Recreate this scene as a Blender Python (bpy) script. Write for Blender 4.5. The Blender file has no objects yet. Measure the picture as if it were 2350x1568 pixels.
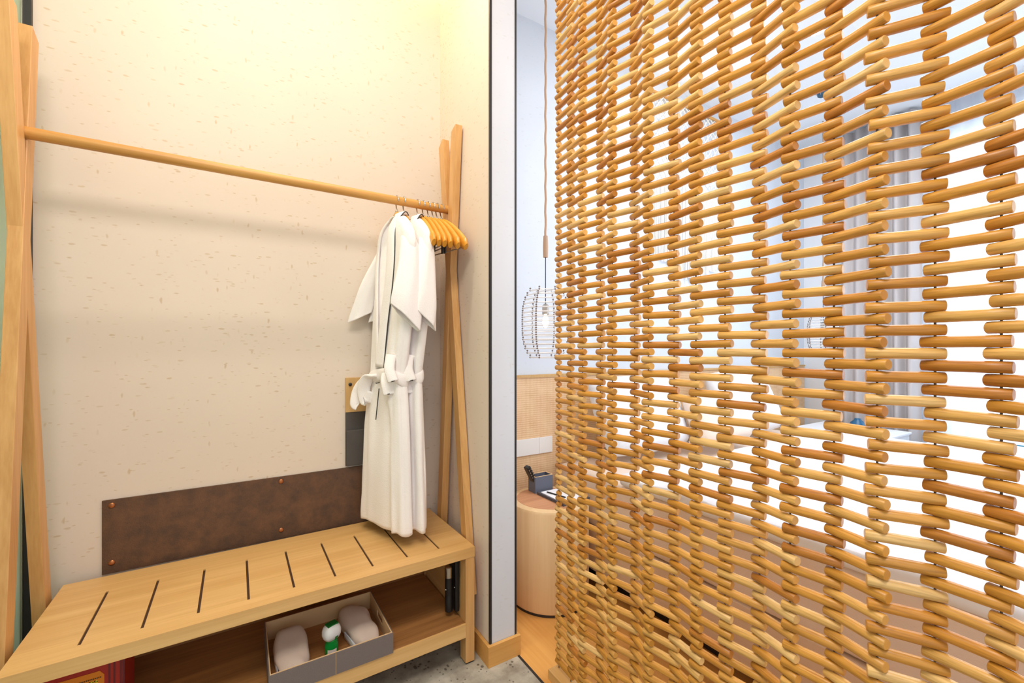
import bpy, bmesh, math, random
from mathutils import Vector, Matrix, noise
random.seed(7)
C = bpy.context.scene.collection
PI = math.pi

# ------------------------------------------------------------------ materials
MATS = {}
def newmat(name):
    m = bpy.data.materials.new(name); m.use_nodes = True
    nt = m.node_tree; b = nt.nodes['Principled BSDF']
    MATS[name] = m
    return m, nt, b
def rgb(r, g, b):
    f = lambda c: ((c/255+0.055)/1.055)**2.4 if c/255 > 0.04045 else c/255/12.92
    return (f(r), f(g), f(b), 1)
def plain(name, col, rough=0.5, metal=0.0, spec=0.5, bump=0.0, bscale=80, var=0.0, sheen=0.0):
    m, nt, b = newmat(name)
    b.inputs['Base Color'].default_value = col
    b.inputs['Roughness'].default_value = rough
    b.inputs['Metallic'].default_value = metal
    b.inputs['Specular IOR Level'].default_value = spec
    if sheen: b.inputs['Sheen Weight'].default_value = sheen
    if bump or var:
        tc = nt.nodes.new('ShaderNodeTexCoord')
        n = nt.nodes.new('ShaderNodeTexNoise'); n.inputs['Scale'].default_value = bscale; n.inputs['Detail'].default_value = 4
        nt.links.new(tc.outputs['Object'], n.inputs['Vector'])
        if bump:
            bp = nt.nodes.new('ShaderNodeBump'); bp.inputs['Strength'].default_value = bump; bp.inputs['Distance'].default_value = 0.002
            nt.links.new(n.outputs['Fac'], bp.inputs['Height']); nt.links.new(bp.outputs['Normal'], b.inputs['Normal'])
        if var:
            r = nt.nodes.new('ShaderNodeValToRGB')
            r.color_ramp.elements[0].position = 0.3; r.color_ramp.elements[1].position = 0.7
            r.color_ramp.elements[0].color = tuple(c*(1-var) for c in col[:3])+(1,)
            r.color_ramp.elements[1].color = tuple(min(1, c*(1+var)) for c in col[:3])+(1,)
            nt.links.new(n.outputs['Fac'], r.inputs['Fac']); nt.links.new(r.outputs['Color'], b.inputs['Base Color'])
    return m
def wood(name, light, dark, axis=0, scale=1.0, rough=0.45, contrast=1.0):
    m, nt, b = newmat(name)
    tc = nt.nodes.new('ShaderNodeTexCoord'); mp = nt.nodes.new('ShaderNodeMapping')
    s = [22*scale]*3; s[axis] = 1.3*scale
    mp.inputs['Scale'].default_value = s
    nt.links.new(tc.outputs['Object'], mp.inputs['Vector'])
    n = nt.nodes.new('ShaderNodeTexNoise'); n.inputs['Scale'].default_value = 1.0; n.inputs['Detail'].default_value = 5; n.inputs['Distortion'].default_value = 0.8
    nt.links.new(mp.outputs['Vector'], n.inputs['Vector'])
    mp2 = nt.nodes.new('ShaderNodeMapping'); s2 = [160*scale]*3; s2[axis] = 5*scale
    mp2.inputs['Scale'].default_value = s2; nt.links.new(tc.outputs['Object'], mp2.inputs['Vector'])
    n2 = nt.nodes.new('ShaderNodeTexNoise'); n2.inputs['Scale'].default_value = 1.0; n2.inputs['Detail'].default_value = 3
    nt.links.new(mp2.outputs['Vector'], n2.inputs['Vector'])
    mx = nt.nodes.new('ShaderNodeMix'); mx.data_type = 'FLOAT'; mx.inputs[0].default_value = 0.35
    nt.links.new(n.outputs['Fac'], mx.inputs[2]); nt.links.new(n2.outputs['Fac'], mx.inputs[3])
    r = nt.nodes.new('ShaderNodeValToRGB')
    r.color_ramp.elements[0].position = 0.5-0.22/contrast; r.color_ramp.elements[1].position = 0.5+0.16/contrast
    r.color_ramp.elements[0].color = dark; r.color_ramp.elements[1].color = light
    nt.links.new(mx.outputs[0], r.inputs['Fac']); nt.links.new(r.outputs['Color'], b.inputs['Base Color'])
    b.inputs['Roughness'].default_value = rough
    bp = nt.nodes.new('ShaderNodeBump'); bp.inputs['Strength'].default_value = 0.12; bp.inputs['Distance'].default_value = 0.001
    nt.links.new(n2.outputs['Fac'], bp.inputs['Height']); nt.links.new(bp.outputs['Normal'], b.inputs['Normal'])
    return m
def plaster(name, base, fleck, hor=0, rough=0.7):
    """cream plaster with short straw flecks lying roughly level"""
    m, nt, b = newmat(name); N = nt.nodes; L = nt.links
    tc = N.new('ShaderNodeTexCoord')
    facs = []
    for k, (sc, thr, rot) in enumerate(((26, 0.17, 0.25), (40, 0.16, -0.35), (17, 0.10, 0.9))):
        mp = N.new('ShaderNodeMapping')
        v = [1.0, 1.0, 2.9]
        if k == 2: v = [2.6, 2.6, 1.0]
        mp.inputs['Scale'].default_value = [c*sc for c in v]
        mp.inputs['Rotation'].default_value = (rot*(hor == 1), rot*(hor == 0), 0)
        mp.inputs['Location'].default_value = (k*3.1, k*1.7, k*2.2)
        L.new(tc.outputs['Object'], mp.inputs['Vector'])
        vo = N.new('ShaderNodeTexVoronoi'); vo.inputs['Scale'].default_value = 1.0; vo.inputs['Randomness'].default_value = 1.0
        dn = N.new('ShaderNodeTexNoise'); dn.inputs['Scale'].default_value = 1.7
        L.new(mp.outputs['Vector'], dn.inputs['Vector'])
        ad = N.new('ShaderNodeMixRGB'); ad.blend_type = 'ADD'; ad.inputs['Fac'].default_value = 0.35
        L.new(mp.outputs['Vector'], ad.inputs[1]); L.new(dn.outputs['Color'], ad.inputs[2])
        L.new(ad.outputs['Color'], vo.inputs['Vector'])
        lt = N.new('ShaderNodeMapRange'); lt.inputs['From Min'].default_value = thr; lt.inputs['From Max'].default_value = thr+0.09
        lt.inputs['To Min'].default_value = 1; lt.inputs['To Max'].default_value = 0
        L.new(vo.outputs['Distance'], lt.inputs['Value'])
        # only some cells carry a fleck
        sp = N.new('ShaderNodeSeparateColor'); L.new(vo.outputs['Color'], sp.inputs['Color'])
        gt = N.new('ShaderNodeMapRange'); gt.inputs['From Min'].default_value = 0.68; gt.inputs['From Max'].default_value = 1.0
        L.new(sp.outputs[0], gt.inputs['Value'])
        mu = N.new('ShaderNodeMath'); mu.operation = 'MULTIPLY'
        L.new(lt.outputs['Result'], mu.inputs[0]); L.new(gt.outputs['Result'], mu.inputs[1]); facs.append(mu)
    mxm = N.new('ShaderNodeMath'); mxm.operation = 'MAXIMUM'; L.new(facs[0].outputs[0], mxm.inputs[0]); L.new(facs[1].outputs[0], mxm.inputs[1])
    mx2 = N.new('ShaderNodeMath'); mx2.operation = 'MAXIMUM'; L.new(mxm.outputs[0], mx2.inputs[0]); L.new(facs[2].outputs[0], mx2.inputs[1])
    big = N.new('ShaderNodeTexNoise'); big.inputs['Scale'].default_value = 2.2; big.inputs['Detail'].default_value = 6
    L.new(tc.outputs['Object'], big.inputs['Vector'])
    r = N.new('ShaderNodeValToRGB'); r.color_ramp.elements[0].position = 0.3; r.color_ramp.elements[1].position = 0.75
    r.color_ramp.elements[0].color = tuple(c*0.93 for c in base[:3])+(1,); r.color_ramp.elements[1].color = base
    L.new(big.outputs['Fac'], r.inputs['Fac'])
    mc = N.new('ShaderNodeMixRGB'); mc.inputs[2].default_value = fleck
    sc_ = N.new('ShaderNodeMath'); sc_.operation = 'MULTIPLY'; sc_.inputs[1].default_value = 0.62
    L.new(mx2.outputs[0], sc_.inputs[0]); L.new(sc_.outputs[0], mc.inputs[0]); L.new(r.outputs['Color'], mc.inputs[1])
    L.new(mc.outputs['Color'], b.inputs['Base Color']); b.inputs['Roughness'].default_value = rough
    bp = N.new('ShaderNodeBump'); bp.inputs['Strength'].default_value = 0.12; bp.inputs['Distance'].default_value = 0.001; bp.invert = True
    L.new(mx2.outputs[0], bp.inputs['Height']); L.new(bp.outputs['Normal'], b.inputs['Normal'])
    return m

plaster('wall_plaster', rgb(230, 214, 198), rgb(196, 166, 122))
plaster('side_plaster', rgb(232, 214, 198), rgb(190, 160, 122), hor=1)
plaster('white_plaster', rgb(217, 218, 224), rgb(205, 202, 200))
plaster('bedroom_plaster', rgb(218, 225, 235), rgb(205, 205, 208))
wood('oak_x', rgb(230, 186, 122), rgb(206, 156, 92), 0, 1.0, 0.42)
wood('oak_y', rgb(230, 186, 122), rgb(206, 156, 92), 1, 1.0, 0.42)
wood('oak_z', rgb(224, 174, 112), rgb(196, 140, 78), 2, 1.0, 0.42)
wood('rail_wood', rgb(216, 162, 86), rgb(184, 124, 56), 0, 1.2, 0.4)
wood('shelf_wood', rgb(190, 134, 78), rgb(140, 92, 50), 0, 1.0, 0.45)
wood('hanger_wood', rgb(232, 168, 62), rgb(216, 144, 44), 1, 0.6, 0.25)
wood('base_wood', rgb(222, 166, 92), rgb(204, 142, 68), 0, 1.0, 0.5)
wood('floor_wood', rgb(228, 168, 92), rgb(206, 142, 70), 1, 0.5, 0.35)
wood('stool_wood', rgb(236, 206, 160), rgb(222, 184, 134), 2, 0.5, 0.45)
wood('stool_top', rgb(216, 160, 118), rgb(176, 118, 80), 0, 0.6, 0.45)
wood('plaque_wood', rgb(212, 172, 112), rgb(198, 154, 92), 2, 1.0, 0.5)
wood('bed_wood', rgb(236, 210, 186), rgb(224, 194, 166), 1, 0.6, 0.5)
plain('leather_brown', rgb(108, 68, 44), 0.55, bump=0.5, bscale=300)
m = MATS['leather_brown']; nt = m.node_tree; b = nt.nodes['Principled BSDF']
tc = nt.nodes.new('ShaderNodeTexCoord'); n = nt.nodes.new('ShaderNodeTexNoise'); n.inputs['Scale'].default_value = 14; n.inputs['Detail'].default_value = 9; n.inputs['Roughness'].default_value = 0.75
r = nt.nodes.new('ShaderNodeValToRGB'); r.color_ramp.elements[0].position = 0.38; r.color_ramp.elements[1].position = 0.68
r.color_ramp.elements[0].color = rgb(78, 56, 42); r.color_ramp.elements[1].color = rgb(114, 78, 52)
nt.links.new(tc.outputs['Object'], n.inputs['Vector']); nt.links.new(n.outputs['Fac'], r.inputs['Fac']); nt.links.new(r.outputs['Color'], b.inputs['Base Color'])
plain('copper', rgb(176, 112, 72), 0.3, 0.8)
plain('slot_dark', rgb(74, 46, 26), 0.8)
plain('black_metal', rgb(38, 36, 36), 0.45)
plain('black_plastic', rgb(22, 22, 24), 0.35)
plain('foot_rubber', rgb(40, 38, 36), 0.8)
plain('steel', rgb(190, 184, 176), 0.25, 1.0)
plain('robe_cloth', rgb(250, 243, 240), 0.9, bump=0.6, bscale=260, sheen=0.3, spec=0.2)
plain('robe_piping', rgb(44, 40, 38), 0.6)
plain('felt_grey', rgb(84, 78, 74), 0.85, bump=0.6, bscale=500, var=0.12)
plain('tray_leather', rgb(120, 108, 104), 0.6, bump=0.4, bscale=400, var=0.08)
plain('tray_lining', rgb(222, 186, 140), 0.8)
plain('bag_cloth', rgb(226, 206, 192), 0.85, bump=0.3, bscale=200)
plain('bag_white', rgb(238, 240, 250), 0.8)
plain('motif_grey', rgb(110, 88, 76), 0.8)
plain('green_plastic', rgb(10, 150, 60), 0.2)
plain('green_dark', rgb(8, 110, 44), 0.3)
plain('white_plastic', rgb(238, 236, 234), 0.35)
plain('box_red', rgb(176, 40, 28), 0.5)
plain('box_dark_red', rgb(110, 34, 40), 0.5)
plain('box_orange', rgb(236, 140, 24), 0.5)
plain('box_yellow', rgb(240, 224, 40), 0.5)
plain('concrete', rgb(168, 158, 142), 0.5)
plain('holder_grey', rgb(98, 104, 120), 0.6, bump=0.2, bscale=400)
plain('tray_grey', rgb(80, 82, 92), 0.55)
plain('paper', rgb(244, 244, 248), 0.7)
plain('rope', rgb(190, 160, 136), 0.9, bump=0.8, bscale=500)
plain('wire_blue', rgb(40, 52, 92), 0.5)
plain('bead_dark', rgb(126, 112, 104), 0.3)
plain('white_paint', rgb(236, 240, 246), 0.6)
plain('ceiling_paint', rgb(240, 246, 252), 0.8)
plain('foyer_ceiling', rgb(240, 230, 214), 0.8)
plain('linen_white', rgb(242, 244, 250), 0.9, bump=0.3, bscale=20)
plain('linen_beige', rgb(238, 218, 202), 0.9, bump=0.3, bscale=200)
plain('curtain_grey', rgb(196, 190, 190), 0.9)
plain('teal_cloth', rgb(20, 120, 150), 0.7)
plain('blue_glaze', rgb(20, 90, 130), 0.3)
plain('orange_glaze', rgb(232, 150, 90), 0.5)
plain('lens_blue', rgb(50, 90, 120), 0.1)
plain('cotton_cord', rgb(240, 236, 228), 0.95)
plain('cord_dark', rgb(72, 62, 54), 0.7)
plain('bean_black', rgb(30, 28, 30), 0.5)

# aggregate concrete floor
m = MATS['concrete']; nt = m.node_tree; N = nt.nodes; L = nt.links; b = N['Principled BSDF']
tc = N.new('ShaderNodeTexCoord')
n = N.new('ShaderNodeTexNoise'); n.inputs['Scale'].default_value = 9; n.inputs['Detail'].default_value = 8; n.inputs['Roughness'].default_value = 0.7
L.new(tc.outputs['Object'], n.inputs['Vector'])
r = N.new('ShaderNodeValToRGB'); r.color_ramp.elements[0].position = 0.35; r.color_ramp.elements[1].position = 0.7
r.color_ramp.elements[0].color = rgb(140, 130, 116); r.color_ramp.elements[1].color = rgb(196, 188, 172)
L.new(n.outputs['Fac'], r.inputs['Fac'])
vo = N.new('ShaderNodeTexVoronoi'); vo.inputs['Scale'].default_value = 55; L.new(tc.outputs['Object'], vo.inputs['Vector'])
n3 = N.new('ShaderNodeTexNoise'); n3.inputs['Scale'].default_value = 7; L.new(tc.outputs['Object'], n3.inputs['Vector'])
mr = N.new('ShaderNodeMapRange'); mr.inputs['From Min'].default_value = 0.45; mr.inputs['From Max'].default_value = 0.65
mr.inputs['To Min'].default_value = 0.06; mr.inputs['To Max'].default_value = 0.34
L.new(n3.outputs['Fac'], mr.inputs['Value'])
ls = N.new('ShaderNodeMath'); ls.operation = 'LESS_THAN'; L.new(vo.outputs['Distance'], ls.inputs[0]); L.new(mr.outputs['Result'], ls.inputs[1])
ml = N.new('ShaderNodeMath'); ml.operation = 'MULTIPLY'; ml.inputs[1].default_value = 0.75; L.new(ls.outputs[0], ml.inputs[0])
mc = N.new('ShaderNodeMixRGB'); mc.inputs[2].default_value = rgb(70, 62, 54); L.new(ml.outputs[0], mc.inputs[0]); L.new(r.outputs['Color'], mc.inputs[1])
L.new(mc.outputs['Color'], b.inputs['Base Color'])

# curtain dowel wood: per-dowel tint from a colour attribute, grain along the dowel through UV
m, nt, b = newmat('dowel_wood'); N = nt.nodes; L = nt.links
at = N.new('ShaderNodeAttribute'); at.attribute_name = 'tint'
uv = N.new('ShaderNodeUVMap'); uv.uv_map = 'grain'
n = N.new('ShaderNodeTexNoise'); n.inputs['Scale'].default_value = 1.0; n.inputs['Detail'].default_value = 5; n.inputs['Distortion'].default_value = 0.6
mp = N.new('ShaderNodeMapping'); mp.inputs['Scale'].default_value = (6, 1.6, 1); L.new(uv.outputs['UV'], mp.inputs['Vector']); L.new(mp.outputs['Vector'], n.inputs['Vector'])
r = N.new('ShaderNodeValToRGB'); r.color_ramp.elements[0].position = 0.28; r.color_ramp.elements[1].position = 0.62
r.color_ramp.elements[0].color = (0.60, 0.52, 0.42, 1); r.color_ramp.elements[1].color = (1, 1, 1, 1)
L.new(n.outputs['Fac'], r.inputs['Fac'])
mu = N.new('ShaderNodeMixRGB'); mu.blend_type = 'MULTIPLY'; mu.inputs[0].default_value = 0.8
L.new(at.outputs['Color'], mu.inputs[1]); L.new(r.outputs['Color'], mu.inputs[2])
L.new(mu.outputs['Color'], b.inputs['Base Color']); b.inputs['Roughness'].default_value = 0.36; b.inputs['Specular IOR Level'].default_value = 0.45
bp = N.new('ShaderNodeBump'); bp.inputs['Strength'].default_value = 0.1; bp.inputs['Distance'].default_value = 0.001
L.new(n.outputs['Fac'], bp.inputs['Height']); L.new(bp.outputs['Normal'], b.inputs['Normal'])

# cane weave wall covering
m, nt, b = newmat('cane_weave'); N = nt.nodes; L = nt.links
tc = N.new('ShaderNodeTexCoord')
w1 = N.new('ShaderNodeTexWave'); w1.bands_direction = 'Z'; w1.inputs['Scale'].default_value = 28; w1.inputs['Distortion'].default_value = 1.5
w2 = N.new('ShaderNodeTexWave'); w2.bands_direction = 'X'; w2.inputs['Scale'].default_value = 40; w2.inputs['Distortion'].default_value = 1.5
L.new(tc.outputs['Object'], w1.inputs['Vector']); L.new(tc.outputs['Object'], w2.inputs['Vector'])
n = N.new('ShaderNodeTexNoise'); n.inputs['Scale'].default_value = 14; n.inputs['Detail'].default_value = 6; L.new(tc.outputs['Object'], n.inputs['Vector'])
a1 = N.new('ShaderNodeMath'); a1.operation = 'MULTIPLY'; L.new(w1.outputs['Fac'], a1.inputs[0]); L.new(w2.outputs['Fac'], a1.inputs[1])
a2 = N.new('ShaderNodeMath'); a2.operation = 'ADD'; L.new(a1.outputs[0], a2.inputs[0]); L.new(n.outputs['Fac'], a2.inputs[1])
r = N.new('ShaderNodeValToRGB'); r.color_ramp.elements[0].position = 0.3; r.color_ramp.elements[1].position = 1.0
r.color_ramp.elements[0].color = rgb(214, 168, 122); r.color_ramp.elements[1].color = rgb(240, 208, 168)
L.new(a2.outputs[0], r.inputs['Fac']); L.new(r.outputs['Color'], b.inputs['Base Color']); b.inputs['Roughness'].default_value = 0.7

# frosted greenish glass and clear / sheer things
m, nt, b = newmat('frosted_glass')
b.inputs['Base Color'].default_value = rgb(206, 224, 196); b.inputs['Roughness'].default_value = 0.5
b.inputs['Transmission Weight'].default_value = 0.5; b.inputs['IOR'].default_value = 1.3
m, nt, b = newmat('clear_glass')
b.inputs['Base Color'].default_value = (0.95, 0.98, 1, 1); b.inputs['Roughness'].default_value = 0.02
b.inputs['Transmission Weight'].default_value = 1; b.inputs['IOR'].default_value = 1.45
m, nt, b = newmat('glass_tube')
b.inputs['Base Color'].default_value = (0.97, 0.97, 0.98, 1); b.inputs['Roughness'].default_value = 0.15
b.inputs['Transmission Weight'].default_value = 0.15
m, nt, b = newmat('sheer'); N = nt.nodes; L = nt.links
b.inputs['Base Color'].default_value = (0.93, 0.95, 1, 1)
tr = N.new('ShaderNodeBsdfTransparent'); tl = N.new('ShaderNodeBsdfTranslucent'); tl.inputs['Color'].default_value = (0.9, 0.94, 1, 1)
m1 = N.new('ShaderNodeMixShader'); m1.inputs[0].default_value = 0.45; L.new(tl.outputs[0], m1.inputs[1]); L.new(tr.outputs[0], m1.inputs[2])
m2 = N.new('ShaderNodeMixShader'); m2.inputs[0].default_value = 0.75; L.new(b.outputs[0], m2.inputs[1]); L.new(m1.outputs[0], m2.inputs[2])
L.new(m2.outputs[0], N['Material Output'].inputs['Surface'])
def emit(name, col, s):
    m, nt, b = newmat(name)
    b.inputs['Base Color'].default_value = col; b.inputs['Emission Color'].default_value = col; b.inputs['Emission Strength'].default_value = s
emit('bulb_glow', (1, 0.9, 0.75, 1), 8)
emit('downlight_glow', (1, 0.95, 0.88, 1), 25)
emit('led_glow', (1, 0.84, 0.5, 1), 14)

# ------------------------------------------------------------------ mesh helpers
def box(bm, x0, x1, y0, y1, z0, z1, bev=0.0, rot=None):
    v = [bm.verts.new((x, y, z)) for z in (z0, z1) for y in (y0, y1) for x in (x0, x1)]
    fs = []
    for q in ((0, 2, 3, 1), (4, 5, 7, 6), (0, 1, 5, 4), (2, 6, 7, 3), (0, 4, 6, 2), (1, 3, 7, 5)):
        fs.append(bm.faces.new([v[i] for i in q]))
    if bev:
        es = list({e for f in fs for e in f.edges})
        g = bmesh.ops.bevel(bm, geom=es, offset=bev, segments=2, affect='EDGES', profile=0.6)
        v = list({vv for f in g['faces'] for vv in f.verts} | {vv for vv in v if vv.is_valid})
    if rot is not None:
        bmesh.ops.transform(bm, matrix=rot, verts=[a for a in v if a.is_valid])
    return v
def beam(bm, p, q, wx, wy, bev=0.002, chamfer_top=0.0):
    """square-section bar from p to q; wx across X, wy across the other way"""
    p = Vector(p); q = Vector(q); d = (q-p); L_ = d.length; d.normalize()
    xa = Vector((1, 0, 0)); xa = (xa - d*xa.dot(d)).normalized(); ya = d.cross(xa)
    t = bmesh.new(); box(t, -wx/2, wx/2, -wy/2, wy/2, 0, L_, bev)
    if chamfer_top:
        for v in t.verts:
            if v.co.z > L_-0.01 and v.co.y > 0: v.co.z -= chamfer_top*(v.co.y/(wy/2))
    M = Matrix((xa, ya, d)).transposed().to_4x4(); M.translation = p
    bmesh.ops.transform(t, matrix=M, verts=t.verts)
    me = bpy.data.meshes.new('t'); t.to_mesh(me); t.free(); bm.from_mesh(me); bpy.data.meshes.remove(me)
def tube(bm, pts, r, seg=10, caps=True, flat=None):
    """swept tube; r number or list; flat=(sx, sy) squashes the section"""
    pts = [Vector(p) for p in pts]; n_ = len(pts); rs = r if isinstance(r, (list, tuple)) else [r]*n_
    up = None; rings = []
    for i, p in enumerate(pts):
        d = (pts[min(i+1, n_-1)]-pts[max(i-1, 0)]).normalized()
        if up is None:
            up = Vector((0, 0, 1)) if abs(d.z) < 0.9 else Vector((1, 0, 0))
        a = (up - d*up.dot(d)).normalized(); b_ = d.cross(a); up = a
        fx, fy = flat if flat else (1, 1)
        rings.append([bm.verts.new(p + a*(math.cos(2*PI*k/seg)*rs[i]*fx) + b_*(math.sin(2*PI*k/seg)*rs[i]*fy)) for k in range(seg)])
    for i in range(n_-1):
        for k in range(seg):
            bm.faces.new((rings[i][k], rings[i][(k+1) % seg], rings[i+1][(k+1) % seg], rings[i+1][k]))
    if caps:
        bm.faces.new(rings[0][::-1]); bm.faces.new(rings[-1])
def lathe(bm, prof, c=(0, 0, 0), seg=32, sx=1, sy=1):
    rings = []
    for (r_, z) in prof:
        rings.append([bm.verts.new((c[0]+r_*sx*math.cos(2*PI*k/seg), c[1]+r_*sy*math.sin(2*PI*k/seg), c[2]+z)) for k in range(seg)])
    for i in range(len(rings)-1):
        for k in range(seg):
            bm.faces.new((rings[i][k], rings[i][(k+1) % seg], rings[i+1][(k+1) % seg], rings[i+1][k]))
    bm.faces.new(rings[0][::-1]); bm.faces.new(rings[-1])
def loft(bm, rings, close=True, cap=(True, True)):
    vs = [[bm.verts.new(p) for p in r_] for r_ in rings]; s = len(vs[0])
    for i in range(len(vs)-1):
        for k in range(s if close else s-1):
            bm.faces.new((vs[i][k], vs[i][(k+1) % s], vs[i+1][(k+1) % s], vs[i+1][k]))
    if cap[0]: bm.faces.new(vs[0][::-1])
    if cap[1]: bm.faces.new(vs[-1])
def spline(pts, n_=8):
    P = [Vector(p) for p in pts]; out = []
    for i in range(len(P)-1):
        p0 = P[max(i-1, 0)]; p1 = P[i]; p2 = P[i+1]; p3 = P[min(i+2, len(P)-1)]
        for k in range(n_):
            t = k/n_
            out.append(0.5*((2*p1)+(p2-p0)*t+(2*p0-5*p1+4*p2-p3)*t*t+(3*p1-p0-3*p2+p3)*t**3))
    out.append(P[-1]); return out
def obj(name, bm, mat, parent=None, smooth=False, loc=None):
    bmesh.ops.recalc_face_normals(bm, faces=bm.faces)
    me = bpy.data.meshes.new(name); bm.to_mesh(me); bm.free()
    me.materials.append(MATS[mat])
    if smooth:
        for p in me.polygons: p.use_smooth = True
        if smooth != 'all': me.set_sharp_from_angle(angle=math.radians(38))
    o = bpy.data.objects.new(name, me); C.objects.link(o)
    if parent: o.parent = parent
    if loc: o.location = loc
    return o
def tag(o, label, cat, group=None, kind=None):
    o['label'] = label; o['category'] = cat
    if group: o['group'] = group
    if kind: o['kind'] = kind
    return o
def thing(name, label, cat, loc=(0, 0, 0), rz=0, group=None):
    o = bpy.data.objects.new(name, None); C.objects.link(o); o.location = loc; o.rotation_euler = (0, 0, rz)
    o.empty_display_size = 0.05
    return tag(o, label, cat, group)
def struct(name, bm, mat, label=None):
    o = obj(name, bm, mat); o['kind'] = 'structure'
    if label: o['label'] = label; o['category'] = name.split('_')[0].split('.')[0]
    return o
def bx(*a, **k):
    bm = bmesh.new(); box(bm, *a, **k); return bm

# ------------------------------------------------------------------ shell
WY = 1.885
struct('floor', bx(-1.6, 0.866, -1.3, WY+0.1, -0.06, 0.0), 'concrete', 'grey exposed-aggregate concrete floor under the bench')
struct('floor', bx(0.866, 4.6, -1.3, WY+0.1, -0.06, 0.0), 'floor_wood', 'honey wood floor of the bedroom beyond the screen')
struct('wall_back', bx(-0.575, 0.77, WY, WY+0.1, 0, 2.9), 'wall_plaster', 'cream straw-flecked plaster wall behind the clothes rail')
bm = bmesh.new(); box(bm, 0.765, 0.864, 1.70, WY+0.0, 0, 2.9)
struct('wall_side', bm, 'side_plaster', 'narrow set-back plaster strip in the corner beside the rack')
bm = bmesh.new(); box(bm, 0.752, 0.862, 1.382, 1.70, 0, 2.9)
struct('wall_right', bm, 'side_plaster', 'cream plaster end of the partition to the right of the rack')
struct('wall_end', bx(0.760, 0.858, 1.376, 1.382, 0.07, 2.9), 'white_plaster', 'pale narrow end face of the partition between two black strips')
struct('trim_1', bx(0.7505, 0.759, 1.3745, 1.383, 0.076, 2.9), 'black_metal', 'black strip on the left corner of the partition end')
struct('trim_2', bx(0.8585, 0.866, 1.3745, 1.383, 0.076, 2.9), 'black_metal', 'black strip on the right corner of the partition end')
struct('trim_3', bx(0.862, 0.870, -1.3, 1.37, 0.0, 0.002), 'black_metal', 'dark strip where concrete meets wood floor')
bm = bmesh.new()
box(bm, 0.738, 0.7505, 1.3742, 1.62, 0, 0.075, 0.0008)
box(bm, 0.738, 0.876, 1.361, 1.3741, 0, 0.075, 0.0008)
box(bm, 0.862, 0.876, 1.376, 1.80, 0, 0.075, 0.0015)
struct('baseboard_right', bm, 'base_wood', 'honey wood baseboard wrapped round the partition end')
bm = bmesh.new(); box(bm, 0.864, 4.3, WY, WY+0.1, 0, 2.9)
struct('wall_bedroom', bm, 'bedroom_plaster', 'pale blue-white bedroom wall behind the bed')
struct('ceiling', bx(-1.6, 0.78, -0.2, WY+0.1, 2.9, 3.0), 'foyer_ceiling')
struct('ceiling', bx(0.78, 4.6, -1.3, WY+0.1, 2.9, 3.0), 'ceiling_paint')
bm = bmesh.new()
box(bm, 4.2, 4.3, 1.05, WY, 0, 2.9); box(bm, 4.2, 4.3, -1.3, -1.1, 0, 2.9)
box(bm, 4.2, 4.3, -1.1, 1.05, 0, 0.35); box(bm, 4.2, 4.3, -1.1, 1.05, 2.72, 2.9)
struct('wall_window', bm, 'white_paint', 'white bedroom wall around the bright window')
w = struct('window_1', bx(4.235, 4.241, -1.1, 1.05, 0.35, 2.72), 'clear_glass', 'bright window beyond the bed seen through the screen')
bm = bmesh.new()
for y in (-1.1, -0.4, 0.32, 1.0): box(bm, 4.22, 4.26, y, y+0.05, 0.35, 2.72)
for z in (0.35, 0.95, 2.67): box(bm, 4.22, 4.26, -1.1, 1.05, z, z+0.05)
obj('window_frame', bm, 'white_paint', w)
g = struct('window_2', bx(-0.586, -0.579, 0.1, 1.868, 0.02, 2.86), 'frosted_glass', 'frosted greenish glass panel at the left edge')
obj('window_frame', bx(-0.581, -0.560, 1.872, WY, 0, 2.9), 'black_metal', g)
obj('edge_strip', bx(-0.588, -0.577, 1.868, 1.872, 0, 2.88), 'steel', g)

# ------------------------------------------------------------------ bench
bench = thing('bench', 'low oak bench with a slotted top and a lower shelf under the clothes rail', 'bench', (-0.475, 1.396, 0), math.radians(1.1))
BL, BD, BT = 1.187, 0.452, 0.4255
# top with nine real slots
bm = bmesh.new()
slotx = [0.123+i*0.1183 for i in range(9)]; sy0, sy1, sw = 0.055, 0.335, 0.0033
z0, z1 = BT-0.037, BT
xs = [0.0]
for s in slotx: xs += [s-sw, s+sw]
xs.append(BL)
box(bm, 0, BL, 0, sy0, z0, z1); box(bm, 0, BL, sy1, BD, z0, z1)
for i in range(0, len(xs), 2): box(bm, xs[i], xs[i+1], sy0, sy1, z0, z1)
bmesh.ops.remove_doubles(bm, verts=bm.verts, dist=1e-5)
fd = {}
for f in bm.faces: fd.setdefault(tuple(sorted(v.index for v in f.verts)), []).append(f)
bm.verts.index_update(); fd = {}
for f in bm.faces: fd.setdefault(tuple(sorted(v.index for v in f.verts)), []).append(f)
bmesh.ops.delete(bm, geom=[f for l in fd.values() if len(l) > 1 for f in l], context='FACES_ONLY')
obj('seat_top', bm, 'oak_x', bench)
bm = bmesh.new()
for s in slotx: box(bm, s-sw*0.98, s+sw*0.98, sy0, sy1, z0+0.002, z1-0.004)  # dark inserts stand in for the shade inside the open slots
o = obj('slot_shade', bm, 'slot_dark', bench); o['label'] = 'dark fill for the shade in the slots cut across the seat'
for x in (0.0, BL-0.036):
    for y in (0.002, BD-0.045):
        lg = obj('leg', bx(x, x+0.036, y, y+0.045, 0.006, z0, bev=0.0012), 'oak_z', bench)
        obj('foot_pad', bx(x+0.003, x+0.033, y+0.003, y+0.042, 0.0, 0.006), 'foot_rubber', lg)
for x in (0.004, BL-0.032):
    obj('side_panel', bx(x, x+0.028, 0.047, BD-0.045, 0.10, z0), 'oak_y', bench)
obj('shelf', bx(0.0365, BL-0.0365, 0.006, BD-0.006, 0.105, 0.152, bev=0.001), 'shelf_wood', bench)
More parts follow.
